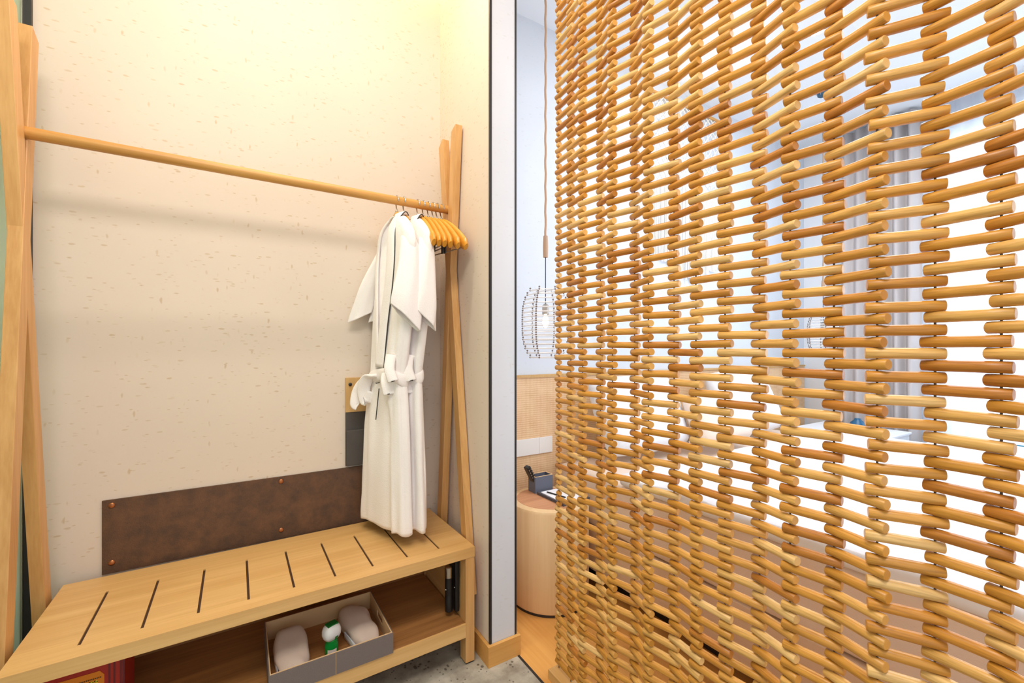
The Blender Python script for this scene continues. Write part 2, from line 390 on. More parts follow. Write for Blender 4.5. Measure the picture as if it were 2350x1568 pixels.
obj('shelf_front', bx(0.0365, BL-0.0365, -0.002, 0.0055, 0.103, 0.153, bev=0.0008), 'oak_x', bench)
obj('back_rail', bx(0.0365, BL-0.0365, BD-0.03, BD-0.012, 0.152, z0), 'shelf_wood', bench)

# ------------------------------------------------------------------ clothes rack
rack = thing('clothes_rack', 'oak clothes rack of crossed legs and a round rail standing over the bench', 'clothes rack')
def frame(xt, xb, eps):
    bm = bmesh.new(); beam(bm, (xb, 1.815, 0.0), (xt, 1.622, 2.068), 0.030, 0.045, 0.0015, 0.018); obj('leg', bm, 'oak_z', rack)
    bm = bmesh.new(); beam(bm, (xb+eps, 1.494, 0.21), (xt+eps, 1.762, 2.06), 0.0302, 0.046, 0.0015, 0.018); obj('leg', bm, 'oak_z', rack)
frame(0.731, 0.731, 0.0006); frame(-0.533, -0.505, 0.0006)
bm = bmesh.new(); tube(bm, [(-0.545+i*0.129, 1.69, 1.742) for i in range(11)], 0.0165, 24); 
obj('rail', bm, 'rail_wood', rack, smooth=True)

# ------------------------------------------------------------------ hangers
RZ = 1.742
def hanger_body(hw=0.192):
    bm = bmesh.new(); pts = []; rs = []
    for i in range(-12, 13):
        y = i/12*hw; a = abs(i)/12
        pts.append((-0.018*a*a, y, -0.058-0.138*a**1.45)); rs.append((0.0125+0.010*a**2.0) if a < .99 else 0.013)
    tube(bm, pts, rs, 14, flat=(1.15, 0.62)); return bm
def hook_bm():
    bm = bmesh.new(); pts = [(0, 0, -0.06), (0, 0, -0.036), (0, 0.006, -0.028)]
    for a in range(-60, 201, 20):
        pts.append((0, 0.0188*math.cos(math.radians(a)), 0.0188*math.sin(math.radians(a))))
    tube(bm, pts, 0.0026, 8); lathe(bm, [(0.002, 0), (0.0058, 0.001), (0.0058, 0.005), (0.002, 0.006)], (0, 0, -0.046), 10)
    return bm
hb, hk = hanger_body(0.140), hook_bm()
hx = [0.503, 0.531, 0.588, 0.612, 0.634, 0.654, 0.672, 0.692]
hl = ['wooden hanger carrying the left bathrobe', 'wooden hanger carrying the right bathrobe',
      'empty wooden hanger nearest the bathrobes', 'empty wooden hanger second from the bathrobes',
      'empty wooden hanger third from the bathrobes', 'empty wooden hanger fourth from the bathrobes',
      'empty wooden hanger second from the rack leg', 'empty wooden hanger right beside the rack leg']
hr = [2, 1, 4, 3, 3, 4, 8, 12]
proto = None
for i, x in enumerate(hx):
    t = thing('coat_hanger', hl[i]+' on the rail', 'hanger', (x, 1.69, RZ), math.radians(hr[i]), 'wooden hangers on the rail')
    if proto is None:
        p1 = obj('shoulder_bar', hb, 'hanger_wood', t, smooth=True); p2 = obj('hook', hk, 'steel', t, smooth=True); p2['label'] = 'steel hook'
        proto = (p1, p2)
        bm = bmesh.new(); tube(bm, [(-0.008, -0.17, -0.19), (-0.008, 0.17, -0.19)], 0.0028, 8)
        for s in (-1, 1): tube(bm, [(-0.008, s*0.17, -0.19), (-0.012, s*0.172, -0.155)], 0.0022, 8)
        pb = obj('trouser_bar', bm, 'steel', t, smooth=True); barm = pb.data
        bm = bmesh.new(); box(bm, -0.010, -0.003, -0.008, 0.008, -0.224, -0.188, 0.002); box(bm, -0.001, 0.005, -0.008, 0.008, -0.222, -0.190, 0.002); box(bm, -0.006, 0.002, -0.003, 0.003, -0.200, -0.186, 0.001)
        clipm = obj('clip', bm, 'black_metal', t); clipm.location = (0, -0.15, 0); cm = clipm.data
        bpy.data.objects.remove(pb); bpy.data.objects.remove(clipm)
    else:
        if i == 2: proto = (obj('shoulder_bar', hanger_body(), 'hanger_wood', t, smooth=True), proto[1]); c = proto[1].copy(); C.objects.link(c); c.parent = t
        for s in (proto if i != 2 else ()):
            c = s.copy(); C.objects.link(c); c.parent = t
    if i in (2, 3, 4, 5, 7):
        c = bpy.data.objects.new('trouser_bar', barm); C.objects.link(c); c.parent = t
    if i in (2, 4):
        for y in (-0.15, 0.15):
            c = bpy.data.objects.new('clip', cm); C.objects.link(c); c.parent = t; c.location = (0, y, 0)

# ------------------------------------------------------------------ bathrobes
def lerp_tab(tab, z):
    for a, b_ in zip(tab, tab[1:]):
        if a[0] >= z >= b_[0]:
            t = (a[0]-z)/(a[0]-b_[0]); t = t*t*(3-2*t) if False else t
            return [u+(v-u)*t for u, v in zip(a[1:], b_[1:])]
    return list(tab[-1][1:])
def bathrobe(x0, label, slim, seed, lefty):
    rob = thing('bathrobe', label, 'bathrobe', (x0, 1.68, 0.472), 0, 'white bathrobes on the rail')
    R = lambda x, y, z: Vector((x-x0+(y-1.69)*-(0.06+0.20*max(0, min(1, (1.62-z)/1.0))), y-1.68, z-0.472))
    # z, yc, hy, xc(off), hx, fold
    T = [(1.678, 1.690, 0.026, 0.004, 0.016, 0.0), (1.668, 1.690, 0.060, 0.004, 0.023, 0.0), (1.645, 1.689, 0.100, 0.000, 0.027, 0.001),
         (1.615, 1.686, 0.138, -0.002, 0.029, 0.001), (1.585, 1.683, 0.162, -0.002, 0.030, 0.002), (1.545, 1.681, 0.170, -0.003, 0.030, 0.002),
         (1.400, 1.682, 0.156, -0.010, 0.031, 0.003), (1.250, 1.684, 0.146, -0.018, 0.031, 0.004), (1.120, 1.688, 0.128, -0.026, 0.031, 0.004),
         (1.050, 1.690, 0.118, -0.030, 0.029, 0.004), (0.980, 1.690, 0.130, -0.033, 0.031, 0.005), (0.850, 1.688, 0.140, -0.038, 0.032, 0.006),
         (0.650, 1.686, 0.147, -0.042, 0.034, 0.007), (0.500, 1.684, 0.150, -0.044, 0.035, 0.008), (0.472, 1.684, 0.149, -0.044, 0.034, 0.008)]
    bm = bmesh.new(); rings = []; S = 128; nz = 110
    for i in range(nz+1):
        z = 1.672-(1.672-0.472)*i/nz; yc, hy, xo, hx_, fa = lerp_tab(T, z); hx_ *= slim; fa *= 1.35
        ring = []
        for k in range(S):
            a = 2*PI*k/S; ca, sa = math.cos(a), math.sin(a)
            px = math.copysign(abs(ca)**0.75, ca)*hx_; py = math.copysign(abs(sa)**0.75, sa)*hy
            tz = (1.56-z)
            f = fa*(0.6*math.sin(5*a+seed+1.0*tz)+0.45*math.sin(9*a+2.1*seed-1.4*tz)+0.12*math.sin(17*a+tz*2+seed))
            w_ = fa*0.9*noise.noise(Vector((ca*2+seed, sa*3, z*3.5)))
            px += ca*(f+w_)*slim; py += sa*(f*0.6+w_)
            # crumple at the belt
            if 0.97 < z < 1.16: px += ca*0.004*math.sin(30*a+seed)*math.exp(-((z-1.06)/0.05)**2)
            # deep centre fold between the near panel and the rest of the skirt
            if z < 1.0:
                dd = math.exp(-((sa+0.42)/0.16)**2)*(ca < 0)*min(1, (1.0-z)/0.15); px += dd*0.024*slim
            # V opening at the front shows the hanger
            if ca < 0 and z > 1.285:
                vw = 0.060*((z-1.28)/0.38)**0.55; dy = abs(yc+py-1.69)
                if dy < vw:
                    q = 1-(dy/vw)**2; px = px*(1-q)+0.020*q
            sag = 0.0
            if i == nz: sag = 0.004*math.sin(5*a)
            ring.append(R(x0+xo+px, yc+py, z+sag))
        rings.append(ring)
    loft(bm, rings, cap=(True, False))
    body = obj('robe_body', bm, 'robe_cloth', rob, smooth='all')
    sd = body.modifiers.new('thick', 'SOLIDIFY'); sd.thickness = 0.003; sd.offset = -1
    # hem seam
    # sleeves: wide flattened tubes hanging from the shoulders
    def sleeve(path, tilt, sgn):
        bm = bmesh.new(); rings = []; P = spline([p[:3] for p in path], 8); W = spline([(p[3], p[4], 0) for p in path], 8)
        for i, (p, w_) in enumerate(zip(P, W)):
            fr = i/(len(P)-1); ring = []
            for k in range(48):
                a = 2*PI*k/48; ca, sa = math.cos(a), math.sin(a)
                fo = 1+0.10*fr*math.sin(5*a+seed+4*fr)+0.10*fr*noise.noise(Vector((ca*2, sa*2+seed, fr*3)))
                px = ca*w_.x*fo; py = sa*w_.y*fo
                ring.append(R(p.x+px, p.y+py, p.z+tilt*fr*px))
            rings.append(ring)
        loft(bm, rings, cap=(True, False))
        s_ = obj('sleeve', bm, 'robe_cloth', rob, smooth='all')
        sd = s_.modifiers.new('thick', 'SOLIDIFY'); sd.thickness = 0.003; sd.offset = -1
    k = slim*0.95
    sleeve([(x0+0.000, 1.575, 1.588, 0.020*k, 0.030), (x0-0.002, 1.545, 1.545, 0.034*k, 0.028), (x0-0.014, 1.522, 1.44, 0.042*k, 0.024), (x0-0.030*k, 1.512, 1.34, 0.050*k, 0.022), (x0-0.040*k, 1.512, 1.262, 0.052*k, 0.020)], -0.95, -1)
    sleeve([(x0+0.000, 1.790, 1.588, 0.020*k, 0.022), (x0-0.008, 1.815, 1.545, 0.030*k, 0.022), (x0-0.045*k, 1.840, 1.44, 0.040*k, 0.018), (x0-0.070*k, 1.846, 1.35, 0.044*k, 0.018), (x0-0.085*k, 1.846, 1.285, 0.048*k, 0.019)], 0.5, 1)
    # shawl collar: two flat bands meeting at the belt
    def xf(z):  # front surface of the robe
        yc, hy, xo, hx_, fa = lerp_tab(T, z); return x0+xo-hx_*slim
    for s in (-1, 1):
        bm = bmesh.new()
        pts = [(x0+0.024, 1.69+s*0.012, 1.682), (x0-0.002, 1.69+s*0.052, 1.672), (xf(1.6)-0.004, 1.69+s*0.066, 1.61), (xf(1.5)-0.009, 1.69+s*0.072, 1.50), (xf(1.4)-0.009, 1.69+s*0.062, 1.40), (xf(1.25)-0.010, 1.69+s*0.034, 1.25), (xf(1.1)-0.008, 1.69+s*0.010, 1.085)]
        sp = spline(pts, 8); rings = []
        for i, p in enumerate(sp):
            d = (sp[min(i+1, len(sp)-1)]-sp[max(i-1, 0)]).normalized(); side = Vector((0.25, s*1.0, 0)); side = (side-d*side.dot(d)).normalized(); nn = d.cross(side)
            ring = []
            for q in range(16):
                a = 2*PI*q/16; ring.append(R(*(p+side*math.cos(a)*0.024+nn*math.sin(a)*0.0065)))
            rings.append(ring)
        loft(bm, rings); obj('collar', bm, 'robe_cloth', rob, smooth='all')
        bm = bmesh.new(); pp = []
        for i, p in enumerate(sp):
            d = (sp[min(i+1, len(sp)-1)]-sp[max(i-1, 0)]).normalized(); side = Vector((0.25, s*1.0, 0)); side = (side-d*side.dot(d)).normalized()
            pp.append(R(*(p+side*0.0245)))
        tube(bm, pp, 0.0021, 8); o = obj('piping', bm, 'robe_piping', rob, smooth=True); o['label'] = 'dark piping on the collar edge'
    # belt
    bm = bmesh.new(); rings = []; n_ = 64
    for i in range(n_):
        a = 2*PI*i/n_; ca, sa = math.cos(a), math.sin(a); yc, hy, xo, hx_, fa = lerp_tab(T, 1.045)
        c = Vector((x0+xo+math.copysign(abs(ca)**0.75, ca)*(hx_*slim+0.006), yc+math.copysign(abs(sa)**0.75, sa)*(hy+0.006), 1.045+0.012*math.sin(a*2+seed)))
        nrm = Vector((ca*0.9, sa*0.4, 0)).normalized(); ring = []
        for q in range(12):
            b_ = 2*PI*q/12; p = c+nrm*math.cos(b_)*0.006+Vector((0, 0, 1))*math.sin(b_)*0.024; ring.append(R(*p))
        rings.append(ring)
    rings.append(rings[0]); loft(bm, rings, cap=(False, False)); bmesh.ops.remove_doubles(bm, verts=bm.verts, dist=1e-5)
    belt = obj('belt', bm, 'robe_cloth', rob, smooth='all')
    def strap(pts, w_=0.02, t=0.005, name='belt_tail', parent=None):
        bm = bmesh.new(); sp = spline(pts, 8); rings = []
        for i, p in enumerate(sp):
            d = (sp[min(i+1, len(sp)-1)]-sp[max(i-1, 0)]).normalized(); side = Vector((1, -0.35, 0.1)); side = (side-d*side.dot(d)).normalized(); nn = d.cross(side)
            rings.append([R(*(p+side*math.cos(2*PI*q/12)*w_+nn*math.sin(2*PI*q/12)*t)) for q in range(12)])
        loft(bm, rings); return obj(name, bm, 'robe_cloth', parent or rob, smooth='all')
    xa = xf(1.05)
    strap([(xa-0.004, 1.70, 1.05), (xa-0.028, 1.735, 1.04), (xa-0.034, 1.76, 0.99), (xa-0.022, 1.755, 0.945), (xa-0.006, 1.74, 0.98)], 0.024, 0.008, 'belt_loop', rob)
    strap([(xa-0.006, 1.70, 1.05), (xa-0.020, 1.775, 1.03), (xa-0.040, 1.80, 0.985), (xa-0.048, 1.80, 0.935), (xa-0.040, 1.795, 0.925)], 0.020, 0.007, 'belt_tail', rob)
    strap([(xa-0.002, 1.62, 1.06), (xa-0.014, 1.60, 1.03), (xa-0.010, 1.59, 0.985)], 0.022, 0.006, 'belt_tail', rob)
    strap([(xa-0.004, 1.585, 1.13), (xa-0.018, 1.57, 1.08), (xa-0.012, 1.555, 1.035)], 0.018, 0.008, 'belt_loop', rob)
    for (y, z, dy) in ((1.60, 0.985, 0.022), (1.555, 1.035, 0.018), (1.68, 1.022, 0.02)):
        bm = bmesh.new(); tube(bm, [R(xa-0.016, y-dy, z+0.003), R(xa-0.020, y, z-0.001), R(xa-0.012, y+dy, z)], 0.0019, 6); obj('piping', bm, 'robe_piping', rob, smooth=True)
    # dark edge of the front opening below the belt
    bm = bmesh.new(); tube(bm, spline([R(xf(1.0)-0.003, 1.685, 1.0), R(xf(0.95)-0.006, 1.686, 0.94), R(xf(0.88)-0.008, 1.688, 0.88)], 5), 0.0019, 6); obj('piping', bm, 'robe_piping', rob, smooth=True)
    return rob
bathrobe(0.497, 'white bathrobe with dark piped lapel, left one of the two on the rail', 1.0, 0.7, True)
bathrobe(0.561, 'white terry bathrobe half hidden behind the other, the right one beside the empty hangers', 0.85, 2.9, False)

# ------------------------------------------------------------------ wall pieces
lp = thing('leather_panel', 'long brown leather panel with copper rivets fixed to the wall behind the bench', 'leather panel', (-0.403, WY, 0.420))
obj('panel_sheet', bx(0, 0.93, -0.006, -0.0005, 0, 0.240, bev=0.001), 'leather_brown', lp)
for x in (0.024, 0.512, 0.905):
    for z in (0.034, 0.222):
        bm = bmesh.new(); bmesh.ops.create_uvsphere(bm, u_segments=16, v_segments=8, radius=0.009)
        for v in bm.verts: v.co.y *= 0.45
        o = obj('rivet', bm, 'copper', lp, smooth=True, loc=(x, -0.007, z)); o['label'] = 'copper rivet'
pk = thing('wall_pocket', 'grey felt wall pocket under a pale wooden plate, half hidden by the bathrobes', 'wall pocket', (0.344, WY, 0.668))
pl = obj('wooden_plate', bx(0, 0.20, -0.012, -0.001, 0.222, 0.366, bev=0.002), 'plaque_wood', pk)
obj('back_sheet', bx(0.001, 0.199, -0.010, -0.001, 0.0, 0.222), 'felt_grey', pk)
bm = bmesh.new(); box(bm, 0.002, 0.198, -0.022, -0.0105, 0.0, 0.148, 0.004); obj('pocket_front', bm, 'felt_grey', pk)
bm = bmesh.new(); lathe(bm, [(0.0015, 0), (0.007, 0.001), (0.007, 0.004), (0.003, 0.006)], (0, 0, 0), 14)
o = obj('rivet', bm, 'black_metal', pl, loc=(0.018, -0.012, 0.338)); o.rotation_euler = (PI/2, 0, 0)

# ------------------------------------------------------------------ tray with slippers and brush
SH = 0.1535
ty = thing('storage_tray', 'shallow grey leather tray with beige lining on the bench shelf', 'tray', (0.050, 1.402, SH), math.radians(0.6))
tw, td, th, tk = 0.357, 0.288, 0.066, 0.005
def trayshell(t, e, z0, z1):
    bm = bmesh.new()
    box(bm, e, tw-e, e, e+t, z0, z1); box(bm, e, tw-e, td-e-t, td-e, z0, z1)
    box(bm, e, e+t, e+t, td-e-t, z0, z1)
    # right wall with a hand slot
    y0, y1, a, b_ = e+t, td-e-t, td*0.38, td*0.62
    box(bm, tw-e-t, tw-e, y0, a, z0, z1); box(bm, tw-e-t, tw-e, b_, y1, z0, z1)
    box(bm, tw-e-t, tw-e, a, b_, z0, z0+0.030); box(bm, tw-e-t, tw-e, a, b_, z1-0.014, z1)
    return bm
obj('outer_wall', trayshell(0.003, 0, 0, th), 'tray_leather', ty)
ln = obj('lining', trayshell(0.003, 0.003, 0.003, th+0.0012), 'tray_lining', ty); ln['label'] = 'beige lining and rim'
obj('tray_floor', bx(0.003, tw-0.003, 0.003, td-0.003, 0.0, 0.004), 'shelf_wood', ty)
obj('seam', bx(0.1795, 0.1805, -0.0006, 0.0, 0.001, th), 'tray_lining', ty)
def slipper_bag(x, y, label, rz, seed):
    t = thing('slipper_bag', label, 'slipper bag', (x, y, SH+0.0045), rz, 'wrapped slippers in the tray')
    bm = bmesh.new(); rings = []
    L_ = 0.250; nn = 28
    for i in range(nn+1):
        f = i/nn; y_ = -L_/2+L_*f
        hw = 0.040*(1-abs(2*f-1)**5)**0.5*(1-0.10*math.cos(2*PI*f))+0.004; hh = 0.025*(1-abs(2*f-1)**4)**0.5*(0.85+0.35*f)+0.003
        ring = []
        for k in range(32):
            a = 2*PI*k/32; ca, sa = math.cos(a), math.sin(a)
            px = math.copysign(abs(ca)**0.6, ca)*hw; pz = math.copysign(abs(sa)**0.7, sa)*hh
            wr = 0.007*noise.noise(Vector((px*24+seed, y_*18, pz*24)))
            pz = max(pz+wr, -hh*0.98); ring.append((px+wr, y_, pz+hh+0.001*0))
        base = min(p[2] for p in ring); ring = [(p[0], p[1], p[2]-base) for p in ring]
        rings.append(ring)
    loft(bm, rings); obj('pouch', bm, 'bag_cloth', t, smooth='all')
    bm = bmesh.new(); rings = []
    for i in range(13):
        f = i/12; y_ = -L_/2+0.004+0.12*f
        rings.append([(-0.046+0.001*math.sin(9*f+seed), y_, 0.002), (-0.048, y_, 0.020+0.004*math.sin(7*f)), (-0.046, y_, 0.036-0.010*f), (-0.046, y_, 0.034-0.010*f), (-0.049, y_, 0.018), (-0.047, y_, 0.002)])
    loft(bm, rings); e_ = obj('folded_edge', bm, 'bag_white', t, smooth='all'); e_['label'] = 'white folded edge'
    # printed little mountain line
    bm = bmesh.new(); pts = [(0.004+0.020*q/8, 0.035+0.010*math.sin(PI*q/8)+0.003*q/8, 0.0) for q in range(9)]
    pts = [(p[0], p[1], 0.052) for p in pts]; tube(bm, pts, 0.0008, 6)
    obj('printed_motif', bm, 'motif_grey', t)
slipper_bag(0.118, 1.540, 'pale wrapped slippers lying in the left side of the grey tray', math.radians(3), 1.0)
slipper_bag(0.328, 1.562, 'pale wrapped slippers lying in the right side of the grey tray', math.radians(9), 5.0)
sb = thing('shoe_polish', 'small green bottle with a domed white cap standing in the grey tray', 'bottle', (0.232, 1.500, SH+0.0045), math.radians(20))
bm = bmesh.new(); lathe(bm, [(0.0185, 0), (0.0205, 0.003), (0.0205, 0.034), (0.018, 0.042), (0.019, 0.050), (0.014, 0.054)], seg=24); obj('bottle_body', bm, 'green_plastic', sb, smooth=True)
bm = bmesh.new(); rings = []
for (z, a, b_) in ((0.050, 0.017, 0.013), (0.056, 0.024, 0.019), (0.066, 0.028, 0.023), (0.080, 0.028, 0.023), (0.090, 0.025, 0.020), (0.097, 0.019, 0.015), (0.099, 0.014, 0.010)):
    rings.append([(math.copysign(abs(math.cos(t))**0.7, math.cos(t))*a, math.copysign(abs(math.sin(t))**0.7, math.sin(t))*b_, z) for t in [2*PI*q/28 for q in range(28)]])
loft(bm, rings); obj('cap', bm, 'white_plastic', sb, smooth=True)
obj('cap_label', bx(-0.0175, 0.0175, -0.0125, 0.0125, 0.0960, 0.1010, bev=0.0015), 'green_dark', sb)
bm = bmesh.new(); rings = []
for (z, a, b_) in ((0.052, 0.022, 0.0165), (0.058, 0.0262, 0.0212), (0.066, 0.0290, 0.0240)):
    rings.append([(math.cos(t)*a, math.sin(t)*b_, z) for t in [-PI*0.5+PI*0.9*q/16 for q in range(17)]])
loft(bm, rings, close=False, cap=(False, False)); o = obj('green_band', bm, 'green_plastic', sb, smooth=True)
bm = bmesh.new(); rings = [[(math.cos(t)*0.0209, math.sin(t)*0.0209, z) for t in [-PI*0.85+PI*0.45*q/10 for q in range(11)]] for z in (0.010, 0.026)]
loft(bm, rings, close=False, cap=(False, False)); obj('paper_label', bm, 'white_plastic', sb, smooth=True)

# ------------------------------------------------------------------ torch on its holder
fl = thing('torch', 'black torch with a silver head clipped inside the right end of the bench', 'torch', (0.640, 1.492, 0.172))
bm = bmesh.new(); lathe(bm, [(0.012, 0), (0.0145, 0.003), (0.0145, 0.060), (0.0135, 0.064), (0.0145, 0.068), (0.0145, 0.128)], seg=24); obj('torch_body', bm, 'black_plastic', fl, smooth=True)
bm = bmesh.new(); lathe(bm, [(0.0147, 0.128), (0.0150, 0.130), (0.0150, 0.166), (0.0125, 0.169)], seg=24); o = obj('torch_head', bm, 'steel', fl, smooth=True); o['label'] = 'silver head'
bm = bmesh.new(); bmesh.ops.create_uvsphere(bm, u_segments=10, v_segments=6, radius=0.0022); obj('switch', bm, 'white_plastic', fl, loc=(-0.0135, -0.005, 0.086))
hd = thing('torch_holder', 'black plastic wall holder behind the torch under the bench', 'holder', (0.6655, 1.492, 0.172))
box_ = bx(-0.008, 0.008, -0.022, 0.040, 0.0, 0.19, bev=0.003); obj('holder_plate', box_, 'black_plastic', hd)
bm = bmesh.new(); bmesh.ops.create_uvsphere(bm, u_segments=10, v_segments=6, radius=0.0022); obj('screw', bm, 'steel', hd, loc=(-0.0085, -0.014, 0.090))

# ------------------------------------------------------------------ red box on the shelf at left
rb = thing('red_box', 'red packaging box with an orange label on the left of the bench shelf', 'box', (-0.435, 1.53, SH))
obj('carton', bx(0.0, 0.152, 0.0, 0.12, 0, 0.170, bev=0.001), 'box_red', rb)
bm = bmesh.new()
for x in (0.120, 0.130, 0.143): box(bm, x, x+0.0035, -0.0008, 0.0, 0.001, 0.169)
box(bm, 0.148, 0.1525, -0.0008, 0.0, 0.001, 0.169)
obj('stripes', bm, 'box_dark_red', rb)
bm = bmesh.new()
P = [(0.006, 0.03), (0.112, 0.03), (0.112, 0.140), (0.103, 0.152), (0.006, 0.152)]
f0 = [bm.verts.new((x, -0.0012, z)) for x, z in P]; f1 = [bm.verts.new((x, -0.0002, z)) for x, z in P]
bm.faces.new(f0); bm.faces.new(f1[::-1])
for i in range(5): bm.faces.new((f0[i], f0[(i+1) % 5], f1[(i+1) % 5], f1[i]))
lb = obj('box_label', bm, 'box_orange', rb)
bm = bmesh.new(); random.seed(4)
x = 0.045
for wch in (0.010, 0.008, 0.011, 0.009, 0.010, 0.008):   # blurred yellow strokes of the printed words
    box(bm, x, x+wch*0.28, -0.0022, -0.0012, 0.118, 0.130)
    box(bm, x, x+wch*0.8, -0.0022, -0.0012, 0.126, 0.130); box(bm, x+wch*0.52, x+wch*0.8, -0.0022, -0.0012, 0.116, 0.128)
    x += wch
obj('printed_words', bm, 'box_yellow', lb)
bm = bmesh.new(); x = 0.018
for wch in (0.008, 0.007, 0.008, 0.009, 0.007):
    box(bm, x, x+0.0022, -0.0022, -0.0012, 0.128, 0.138); box(bm, x, x+wch*0.7, -0.0022, -0.0012, 0.131, 0.133); box(bm, x+wch*0.5, x+wch*0.5+0.0018, -0.0022, -0.0012, 0.128, 0.139)
    x += wch
for q in range(14): box(bm, 0.060+q*0.0034, 0.0618+q*0.0034, -0.0022, -0.0012, 0.134, 0.137)
obj('printed_words', bm, 'slot_dark', lb)

# ------------------------------------------------------------------ dowel curtain
ST = [(0.930, 1.1965), (0.9248, 1.1257), (0.9154, 1.0553), (0.9266, 0.9852), (0.9091, 0.9164), (0.9266, 0.8476), (0.9046, 0.7800),
      (0.9190, 0.7105), (0.9076, 0.6404), (0.9115, 0.5695), (0.9224, 0.4994), (0.9049, 0.4306), (0.9131, 0.3601), (0.8958, 0.2912),
      (0.9285, 0.2282), (0.9249, 0.1573), (0.9030, 0.0895), (0.9180, 0.0200), (0.9060, -0.050)]
PITCH, RD, RL = 0.0382, 0.0091, 0.0985
cur = thing('dowel_curtain', 'hanging screen of short honey-wood dowels threaded on cords between entry and bedroom', 'curtain', (0.915, 1.2, 0.0))
def loc_(p): return Vector(p)-Vector((0.915, 1.2, 0.0))
def add_rod(bm, c, d, r, L_, tint, seed, uvl, cl):
    a = Vector((0, 0, 1)); a = (a-d*a.dot(d)).normalized(); b_ = d.cross(a); S = 18; h = L_/2; ch = 0.0011
    prof = [(-h, r-ch), (-h+ch, r), (-h*0.33, r), (h*0.33, r), (h-ch, r), (h, r-ch)]; rings = []
    for (t, rr) in prof: rings.append([bm.verts.new(c+d*t+a*math.cos(2*PI*k/S)*rr+b_*math.sin(2*PI*k/S)*rr) for k in range(S)])
    for i in range(len(rings)-1):
        for k in range(S):
            f = bm.faces.new((rings[i][k], rings[i][(k+1) % S], rings[i+1][(k+1) % S], rings[i+1][k])); f.smooth = True
            us = [k/S, (k+1)/S, (k+1)/S, k/S]; vs = [prof[i][0], prof[i][0], prof[i+1][0], prof[i+1][0]]
            for l, u, v in zip(f.loops, us, vs): l[uvl].uv = (abs(u-0.5)*2+seed*13.7, v/L_+seed*7.3); l[cl] = tint
    for ring, t in ((rings[0][::-1], -h), (rings[-1], h)):
        f = bm.faces.new(ring); f.smooth = False
        for l in f.loops: l[uvl].uv = (seed*3.1, seed*1.7); l[cl] = tuple(min(1, x*1.08) for x in tint[:3])+(1,)
PAL = [rgb(220, 162, 80), rgb(212, 150, 64), rgb(204, 138, 52), rgb(226, 172, 92), rgb(216, 156, 74), rgb(234, 190, 122), rgb(192, 124, 48), rgb(214, 152, 64), rgb(230, 180, 104), rgb(208, 146, 58)]
random.seed(11)
rods = []
cam_p = Vector((0, 0, 1.15)); F = Vector((math.sin(math.radians(31.6)), math.cos(math.radians(31.6)), 0)); Rr = Vector((F.y, -F.x, 0))
for g_ in range(len(ST)-1):
    p, q = Vector((*ST[g_], 0)), Vector((*ST[g_+1], 0)); drift = 0
    base = 1.163-(PITCH/2 if g_ % 2 else 0)
    for k in range(-29, 44):
        z = base+k*PITCH+random.uniform(-1, 1)*0.0007
        if z < 0.052 or z > 2.80: continue
        d = (q-p).normalized(); d = (d+Vector((random.uniform(-1, 1)*0.02, random.uniform(-1, 1)*0.02, random.uniform(-1, 1)*0.022))).normalized()
        c = (p+q)/2+Vector((0, 0, z))+d*random.uniform(-0.003, 0.003)
        t0 = random.choice(PAL); f = random.uniform(0.90, 1.06); tint = tuple(min(1, x*f) for x in t0[:3])+(1,)
        rods.append((c, d, RD*random.uniform(0.96, 1.03), RL*random.uniform(0.985, 1.02), tint, random.random()))
def score(rd):
    v = rd[0]-cam_p; dep = v.dot(F)
    if dep < 0.1: return 1e9
    u = v.dot(Rr)/dep*985+1175; w_ = 803-v.z/dep*985
    if not (0 < u < 2350 and 0 < w_ < 1568): return 1e6+dep
    return dep
rods.sort(key=score)
def rodmesh(lst, centre):
    bm = bmesh.new(); uvl = bm.loops.layers.uv.new('grain'); cl = bm.loops.layers.float_color.new('tint')
    for (c, d, r_, l_, t_, s_) in lst: add_rod(bm, c-centre, d, r_, l_, t_, s_, uvl, cl)
    me = bpy.data.meshes.new('dowel'); bm.to_mesh(me); bm.free(); me.materials.append(MATS['dowel_wood']); return me
for rd in rods[:100]:
    o = bpy.data.objects.new('dowel', rodmesh([rd], rd[0])); C.objects.link(o); o.parent = cur; o.location = rd[0]-Vector((0.915, 1.2, 0))
o = bpy.data.objects.new('dowels', rodmesh(rods[100:], Vector((0.915, 1.2, 0)))); C.objects.link(o); o.parent = cur; o['kind'] = 'stuff'
sd0 = (Vector((*ST[1], 0))-Vector((*ST[0], 0))).normalized()
for k in range(-30, 34):   # short spacer dowels fill the free places on the first cord
    z = 1.163+(k+0.5)*PITCH
    if z < 0.055: continue
    c = Vector((*ST[0], z)); o = bpy.data.objects.new('spacer', rodmesh([(c, sd0, 0.0082, 0.015, random.choice(PAL), random.random())], c)); C.objects.link(o); o.parent = cur; o.location = c-Vector((0.915, 1.2, 0))
for (x, y) in ST:
    bm = bmesh.new(); tube(bm, [loc_((x, y, 0.03)), loc_((x, y, 1.4)), loc_((x, y, 2.88))], 0.0017, 6)
    obj('cord', bm, 'cord_dark', cur)
obj('hanging_rail', bx(-0.03, 0.03, -1.30, 0.02, 2.86, 2.9), 'oak_y', cur)
obj('floor_bar', bx(-0.022, 0.030, -1.30, 0.012, 0.0, 0.034, bev=0.002), 'oak_y', cur)

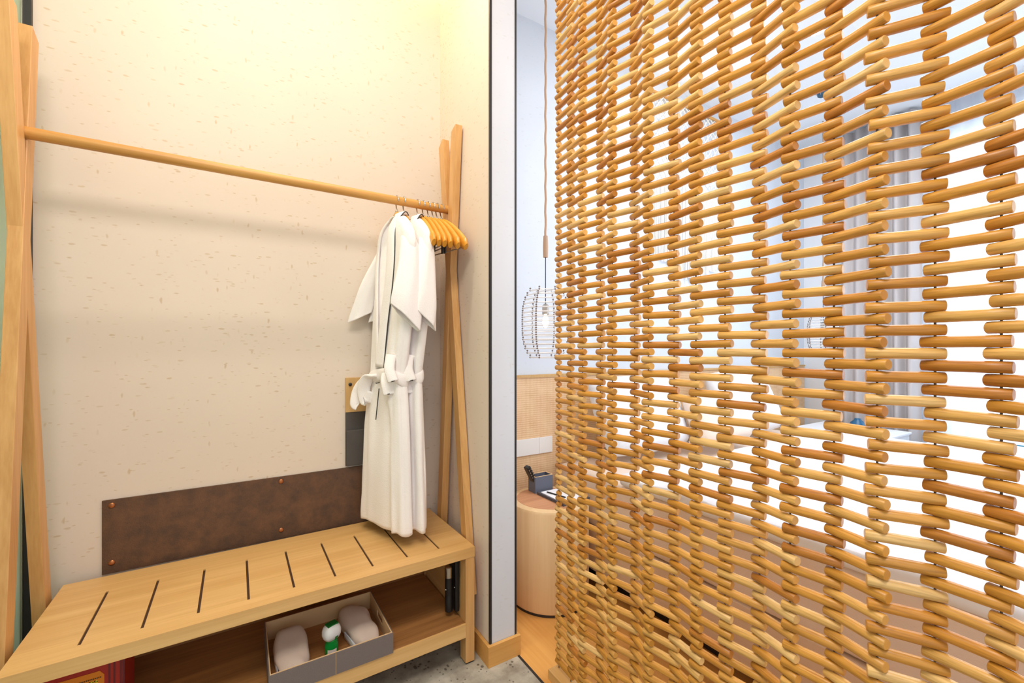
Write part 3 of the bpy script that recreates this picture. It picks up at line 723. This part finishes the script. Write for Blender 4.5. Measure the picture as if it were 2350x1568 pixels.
# ------------------------------------------------------------------ bedroom
hbp = thing('headboard_panel', 'woven cane wall panel running low behind the bed and the log table', 'headboard', (0.87, WY, 0.0))
obj('cane_sheet', bx(0, 3.3, -0.018, -0.001, 0.0, 1.005), 'cane_weave', hbp)
obj('top_cap', bx(0, 3.3, -0.024, -0.001, 1.005, 1.018), 'plaque_wood', hbp)
sk = thing('socket_plate', 'white double socket plate on the cane panel above the log table', 'socket', (1.15, WY-0.018, 0.600))
obj('plate', bx(0.0, 0.164, -0.008, -0.0005, 0, 0.085, bev=0.001), 'white_plastic', sk)
obj('switch_module', bx(0.165, 0.25, -0.008, -0.0005, 0, 0.085, bev=0.001), 'white_plastic', sk)
NX, NY = 1.205, 1.630
ns = thing('log_table', 'round pale log side table beside the bed', 'side table', (NX, NY, 0))
bm = bmesh.new(); lathe(bm, [(0.183, 0.012), (0.187, 0.02), (0.187, 0.440), (0.181, 0.450), (0.170, 0.4535)], seg=64); obj('trunk', bm, 'stool_wood', ns, smooth=True)
bm = bmesh.new(); lathe(bm, [(0.150, 0.4530), (0.150, 0.4545)], seg=64); o = obj('heartwood_top', bm, 'stool_top', ns); o['label'] = 'darker heartwood of the top'
bm = bmesh.new(); lathe(bm, [(0.182, 0.0), (0.182, 0.0125)], seg=64); obj('base_ring', bm, 'black_metal', ns)
ph = thing('pen_holder', 'grey leather holder box on the log table', 'holder', (1.181, 1.705, 0.4546))
bm = bmesh.new()
box(bm, 0, 0.105, 0, 0.004, 0, 0.078); box(bm, 0, 0.105, 0.056, 0.06, 0, 0.078); box(bm, 0, 0.004, 0.004, 0.056, 0, 0.078); box(bm, 0.101, 0.105, 0.004, 0.056, 0, 0.078); box(bm, 0.004, 0.101, 0.004, 0.056, 0, 0.004)
obj('holder_wall', bm, 'holder_grey', ph)
bm = bmesh.new(); box(bm, -0.0004, 0.1054, -0.0004, 0.0044, 0.078, 0.0795); box(bm, -0.0004, 0.1054, 0.0556, 0.0604, 0.078, 0.0795); box(bm, -0.0004, 0.0044, 0.0044, 0.0556, 0.078, 0.0795); box(bm, 0.1006, 0.1054, 0.0044, 0.0556, 0.078, 0.0795)
obj('stitched_rim', bm, 'tray_lining', ph)
rm = thing('remote_control', 'black remote control leaning in the grey holder box', 'remote control', (1.2155, 1.732, 0.462)); rm.rotation_euler = (math.radians(-3), math.radians(-27), 0)
obj('remote_case', bx(-0.011, 0.011, -0.018, 0.018, 0, 0.135, bev=0.004), 'black_plastic', rm)
bm = bmesh.new()
for i in range(5):
    for j in range(2): box(bm, -0.008+j*0.012, -0.004+j*0.012, -0.0195, -0.018, 0.06+i*0.014, 0.067+i*0.014)
obj('buttons', bm, 'steel', rm)
np_ = thing('note_tray', 'dark leather notepad tray on the log table in front of the holder box', 'tray', (1.190, 1.50, 0.4546), math.radians(2))
obj('tray_base', bx(0, 0.16, 0, 0.195, 0, 0.006, bev=0.001), 'tray_grey', np_)
bm = bmesh.new(); box(bm, 0, 0.16, 0, 0.006, 0.006, 0.012); box(bm, 0, 0.006, 0.006, 0.195, 0.006, 0.012); box(bm, 0.154, 0.16, 0.006, 0.195, 0.006, 0.012); obj('tray_rim', bm, 'tray_grey', np_)
tag(obj('notepad', bx(1.202, 1.330, 1.520, 1.690, 0.4608, 0.4645), 'paper'), 'white notepad lying in the dark tray on the log table', 'notepad')
bm = bmesh.new(); tube(bm, [(1.222, 1.665, 0.468), (1.250, 1.560, 0.468)], [0.0033, 0.003], 8); tag(obj('pen', bm, 'black_plastic', smooth=True), 'slim dark pen lying across the white notepad', 'pen')

def pendant(x, y, label):
    t = thing('pendant_lamp', label, 'pendant lamp', (x, y, 1.27), math.radians(31), 'glass-rod pendant lamps beside the bed')
    if pendant.proto:
        for s in pendant.proto:
            c = s.copy(); C.objects.link(c); c.parent = t
        return
    parts = []
    bm = bmesh.new(); pts = [(0.0015*math.sin(i*1.7), 0.0015*math.cos(i*1.7), 1.63-i*0.03) for i in range(45)]; tube(bm, pts, 0.0055, 8); parts.append(obj('rope', bm, 'rope', t, smooth=True))
    bm = bmesh.new(); tube(bm, [(0, 0, 0.31), (0, 0, 0.36), (0, 0, 0.41)], [0.011, 0.012, 0.010], 12); parts.append(obj('rope_wrap', bm, 'rope', t, smooth=True))
    bm = bmesh.new(); tube(bm, [(0, 0, 0.08), (0, 0, 0.32)], 0.0022, 8); parts.append(obj('wire', bm, 'wire_blue', t))
    bm = bmesh.new(); lathe(bm, [(0.008, 0.04), (0.016, 0.045), (0.016, 0.085), (0.006, 0.095)], seg=16); parts.append(obj('lamp_socket', bm, 'steel', t, smooth=True))
    bm = bmesh.new(); lathe(bm, [(0.004, -0.018), (0.011, -0.010), (0.015, 0.005), (0.013, 0.022), (0.008, 0.038), (0.007, 0.042)], seg=20); parts.append(obj('bulb', bm, 'bulb_glow', t, smooth=True))
    tubes = bmesh.new(); beads = [bmesh.new() for _ in range(6)]; NR = 15
    prof = lambda f: 0.108*(1-abs(2*f-1)**3.2*0.34)
    for i in range(NR+1):
        f = i/NR; z = -0.155+0.31*f; r_ = prof(f); n6 = 6
        cs = [Vector((r_*math.cos(2*PI*k/n6), r_*math.sin(2*PI*k/n6), z)) for k in range(n6)]
        for k in range(n6):
            a, b_ = cs[k], cs[(k+1) % n6]; e = (b_-a)*0.04
            tube(tubes, [a+e, b_-e], 0.0030, 6)
            bmesh.ops.create_icosphere(beads[k], subdivisions=1, radius=0.0048, matrix=Matrix.Translation(a))
            bmesh.ops.create_icosphere(beads[k], subdivisions=1, radius=0.0048, matrix=Matrix.Translation(a+Vector((0, 0, 0.010))))
        if i in (0, NR):
            for k in range(3): tube(tubes, [cs[k], cs[k+3]], 0.002, 6)
    parts.append(obj('glass_rods', tubes, 'glass_tube', t)); parts += [obj('bead_string', b6, 'bead_dark', t, smooth=True) for b6 in beads]
    pendant.proto = parts
pendant.proto = None
pendant(1.18, 1.62, 'glass-rod pendant lamp hanging on a rope above the log table')
pendant(3.75, 1.55, 'glass-rod pendant lamp at the far side of the bed seen through the screen')

bed = thing('bed', 'wide bed with white bedding on a pale wooden base behind the screen', 'bed', (1.40, -0.25, 0))
obj('bed_base', bx(0.0, 2.0, 0, 2.09, 0.10, 0.30, bev=0.003), 'bed_wood', bed)
obj('shade_plinth', bx(0.10, 1.90, 0.1, 2.05, 0.0, 0.10), 'black_metal', bed)  # set-back support, coloured black for the shade in the gap under the bed
def soft_box(x0, x1, y0, y1, z0, z1, r_, amp, sc, nx=40, ny=40, seed=0):
    """rounded, softly wrinkled block"""
    bm = bmesh.new(); box(bm, x0, x1, y0, y1, z0, z1)
    bmesh.ops.subdivide_edges(bm, edges=bm.edges, cuts=22, use_grid_fill=True)
    cx, cy, cz = (x0+x1)/2, (y0+y1)/2, (z0+z1)/2; hx_, hy, hz = (x1-x0)/2, (y1-y0)/2, (z1-z0)/2
    for v in bm.verts:
        p = Vector((v.co.x-cx, v.co.y-cy, v.co.z-cz)); q = Vector((max(-hx_+r_, min(hx_-r_, p.x)), max(-hy+r_, min(hy-r_, p.y)), max(-hz+r_, min(hz-r_, p.z))))
        d = p-q
        if d.length > 1e-6: p = q+d.normalized()*r_
        w_ = amp*noise.noise(Vector((v.co.x*sc+seed, v.co.y*sc, v.co.z*sc)))
        v.co = Vector((cx, cy, cz))+p*(1+0)+Vector((0, 0, w_ if p.z > 0 else 0))
    return bm
obj('mattress', soft_box(0.005, 1.995, 0.02, 2.07, 0.301, 0.555, 0.03, 0.0, 3), 'linen_beige', bed, smooth='all')
obj('duvet', soft_box(-0.012, 2.012, 0.0, 1.62, 0.545, 0.610, 0.028, 0.022, 4, seed=3), 'linen_white', bed, smooth='all')
hd_ = bed
def pillow(x, y, z, w_, h, t_, rx, label, mat):
    bm = bmesh.new(); bmesh.ops.create_grid(bm, x_segments=18, y_segments=14, size=0.5)
    top = bm.verts[:]; 
    bm2 = bmesh.new(); rings = []
    for sgn in (1, -1):
        grid = []
        for i in range(19):
            row = []
            for j in range(15):
                u, v = i/9-1, j/7-1; b_ = max(0, (1-u**4)*(1-v**4))**0.45
                row.append(bm2.verts.new((u*w_/2*(1-0.06*v*v), v*h/2*(1-0.06*u*u), sgn*t_/2*b_+0.006*noise.noise(Vector((u*2+x, v*2, sgn))))))
            grid.append(row)
        for i in range(18):
            for j in range(14):
                q = (grid[i][j], grid[i+1][j], grid[i+1][j+1], grid[i][j+1]); bm2.faces.new(q if sgn > 0 else q[::-1])
    bmesh.ops.remove_doubles(bm2, verts=bm2.verts, dist=0.008); bm.free()
    o = obj('pillow', bm2, mat, None, smooth='all'); o.location = (x, y, z); o.rotation_euler = (rx, 0, 0)
    return tag(o, label, 'pillow', 'pillows on the bed')
pillow(1.86, 1.66, 0.800, 0.66, 0.44, 0.16, math.radians(66), 'upright white pillow on the near half of the bed', 'linen_white')
pillow(2.88, 1.66, 0.800, 0.66, 0.44, 0.16, math.radians(66), 'upright white pillow on the far half of the bed', 'linen_white')
pillow(2.36, 1.52, 0.745, 0.50, 0.30, 0.13, math.radians(62), 'small beige cushion leaning between the white pillows', 'linen_beige')

mh = thing('macrame_hanging', 'cream macrame wall hanging with long fringe above the bed', 'wall hanging', (2.60, WY, 2.80))
bm = bmesh.new(); tube(bm, [(-0.44, -0.025, 0), (0.44, -0.025, 0)], 0.010, 12); obj('wooden_pole', bm, 'rail_wood', mh, smooth=True)
bm = bmesh.new(); random.seed(3)
for i in range(58):
    x = -0.40+0.80*i/57; zt = -0.42-0.16*abs(math.cos(i/57*PI*1.0)); zb = -1.02-0.16*(1-abs(2*i/57-1))+random.uniform(-0.015, 0.015)
    tube(bm, [(x, -0.018, zt), (x+random.uniform(-0.003, 0.003), -0.016, (zt+zb)/2), (x+random.uniform(-0.004, 0.004), -0.014, zb)], 0.0042, 6)
obj('fringe', bm, 'cotton_cord', mh, smooth=True)
bm = bmesh.new()
for s in (1, -1):
    for i in range(-14, 30):
        x0 = -0.40+i*0.055; pts = []
        for q in range(26):
            z = -q*0.022; x = x0+s*(-z)*0.9
            lim = -0.42-0.16*abs(math.cos((x+0.4)/0.8*PI)) if -0.4 <= x <= 0.4 else 0
            if -0.40 <= x <= 0.40 and z > lim: pts.append((x, -0.020+0.004*s*math.cos(q*1.57), z))
        if len(pts) > 2: tube(bm, pts, 0.0038, 6)
obj('knotted_net', bm, 'cotton_cord', mh, smooth=True)

def drape(name, x, y0, y1, z0, z1, amp, n_, mat, label, seed=0, group=None):
    bm = bmesh.new(); rings = []
    for j in range(7):
        z = z1-(z1-z0)*j/6; row = []
        for i in range(n_*12+1):
            f = i/(n_*12); row.append((x+amp*math.sin(2*PI*n_*f+seed)*(0.8+0.25*math.sin(5*f+seed))+0.010*math.sin(j*0.9+9*f), y0+(y1-y0)*f, z))
        rings.append(row)
    loft(bm, rings, close=False, cap=(False, False)); o = obj(name, bm, mat, None, smooth='all')
    sd = o.modifiers.new('thick', 'SOLIDIFY'); sd.thickness = 0.002
    return tag(o, label, 'curtain', group)
drape('window_curtain', 4.08, 1.08, 1.56, 0.01, 2.88, 0.035, 6, 'curtain_grey', 'pale grey window curtain hanging in folds at the far end of the bedroom', 1)
drape('sheer_curtain', 4.155, -1.0, 1.10, 0.01, 2.88, 0.018, 22, 'sheer', 'thin white sheer curtain across the bright window', 0)

ws = thing('daybed', 'low white daybed with a teal edge below the bright window', 'daybed', (3.62, -0.6, 0))
obj('seat_base', bx(0, 0.38, 0, 1.55, 0, 0.46), 'white_paint', ws)
obj('cushion', soft_box(0.0, 0.38, 0.0, 1.55, 0.46, 0.565, 0.02, 0.0, 3), 'linen_white', ws, smooth='all')
bm = bmesh.new(); tube(bm, [(0.372, 0.02, 0.563), (0.372, 1.53, 0.563)], 0.007, 8); o = obj('piping', bm, 'teal_cloth', ws, smooth=True); o['label'] = 'teal piping'
lt_ = thing('far_table', 'white side table beside the window curtain at the far side of the bed', 'side table', (3.72, 1.32, 0))
obj('table_body', bx(-0.22, 0.22, -0.22, 0.30, 0.0, 0.56, bev=0.004), 'white_paint', lt_)
obj('table_top', bx(-0.23, 0.23, -0.23, 0.31, 0.56, 0.575, bev=0.003), 'white_paint', lt_)
vz = thing('blue_vase', 'round dark blue vase on the white side table by the curtain', 'vase', (3.66, 1.30, 0.575))
bm = bmesh.new(); lathe(bm, [(0.02, 0), (0.038, 0.01), (0.050, 0.035), (0.042, 0.062), (0.022, 0.080), (0.018, 0.092)], seg=24); obj('vase_body', bm, 'blue_glaze', vz, smooth=True)
bm = bmesh.new(); bmesh.ops.create_uvsphere(bm, u_segments=16, v_segments=10, radius=0.036)
o = obj('orange_fruit', bm, 'orange_glaze', smooth=True, loc=(3.74, 1.24, 0.612)); tag(o, 'orange round fruit beside the blue vase', 'fruit')

dl = thing('downlight', 'small bright recessed downlight in the bedroom ceiling', 'downlight', (2.65, 1.127, 2.9))
bm = bmesh.new(); lathe(bm, [(0.045, -0.006), (0.050, -0.001)], seg=24); obj('bezel', bm, 'white_plastic', dl)
bm = bmesh.new(); lathe(bm, [(0.030, -0.0085), (0.034, -0.0062)], seg=24); obj('lens', bm, 'downlight_glow', dl)
sd_ = thing('ceiling_sensor', 'round dark blue sensor under the bedroom ceiling', 'sensor', (3.3, 1.37, 2.9))
bm = bmesh.new(); lathe(bm, [(0.045, -0.010), (0.048, -0.001)], seg=24); obj('mount', bm, 'white_plastic', sd_)
bm = bmesh.new(); lathe(bm, [(0.010, -0.046), (0.026, -0.036), (0.034, -0.011)], seg=24); obj('dome', bm, 'lens_blue', sd_, smooth=True)

# ------------------------------------------------------------------ lights
def area(name, loc, rot, sx, sy, power, col):
    l = bpy.data.lights.new(name, 'AREA'); l.shape = 'RECTANGLE'; l.size = sx; l.size_y = sy; l.energy = power; l.color = col
    o = bpy.data.objects.new(name, l); C.objects.link(o); o.location = loc; o.rotation_euler = rot; return o
area('cove_light', (0.30, 1.84, 2.885), (math.radians(0), 0, 0), 0.90, 0.02, 2.3, (1, 0.80, 0.42))
for x in (-0.25, 0.10, 0.45):
    area('spot_light', (x, 1.285, 2.885), (0, 0, 0), 0.05, 0.05, 3.2, (1, 0.90, 0.80))
area('foyer_light', (-0.2, 0.1, 2.85), (math.radians(12), 0, 0), 1.0, 0.6, 30, (1, 0.93, 0.85))
area('bedroom_light', (2.4, 0.6, 2.88), (0, 0, 0), 1.6, 1.2, 36, (0.93, 0.96, 1))
area('daylight', (4.6, 0.0, 1.6), (0, math.radians(90), 0), 2.0, 2.0, 75, (0.86, 0.93, 1))

pl_ = bpy.data.lights.new('warm_patch_fill', 'POINT'); pl_.energy = 1.6; pl_.color = (1, 0.82, 0.6); pl_.shadow_soft_size = 0.04
po = bpy.data.objects.new('warm_patch_fill', pl_); C.objects.link(po); po.location = (2.3, 1.55, 2.72)  # added lamp without a fixture, tints a warm patch on the bedroom ceiling
wd = bpy.data.worlds.new('World'); bpy.context.scene.world = wd; wd.use_nodes = True
bg = wd.node_tree.nodes['Background']; bg.inputs['Color'].default_value = (0.90, 0.95, 1, 1); bg.inputs['Strength'].default_value = 1.08

# ------------------------------------------------------------------ camera
cd = bpy.data.cameras.new('Camera'); cam = bpy.data.objects.new('Camera', cd); C.objects.link(cam)
cd.sensor_width = 36; cd.lens = 985/2350*36; cd.shift_y = 19/2350; cd.clip_start = 0.02
cam.location = (0, 0, 1.15); cam.rotation_euler = (PI/2, 0, -math.radians(31.6))
sc = bpy.context.scene; sc.camera = cam
sc.view_settings.view_transform = 'Standard'; sc.view_settings.look = 'None'; sc.view_settings.gamma = 1; sc.view_settings.use_curve_mapping = False
sc.view_settings.exposure = 0.08
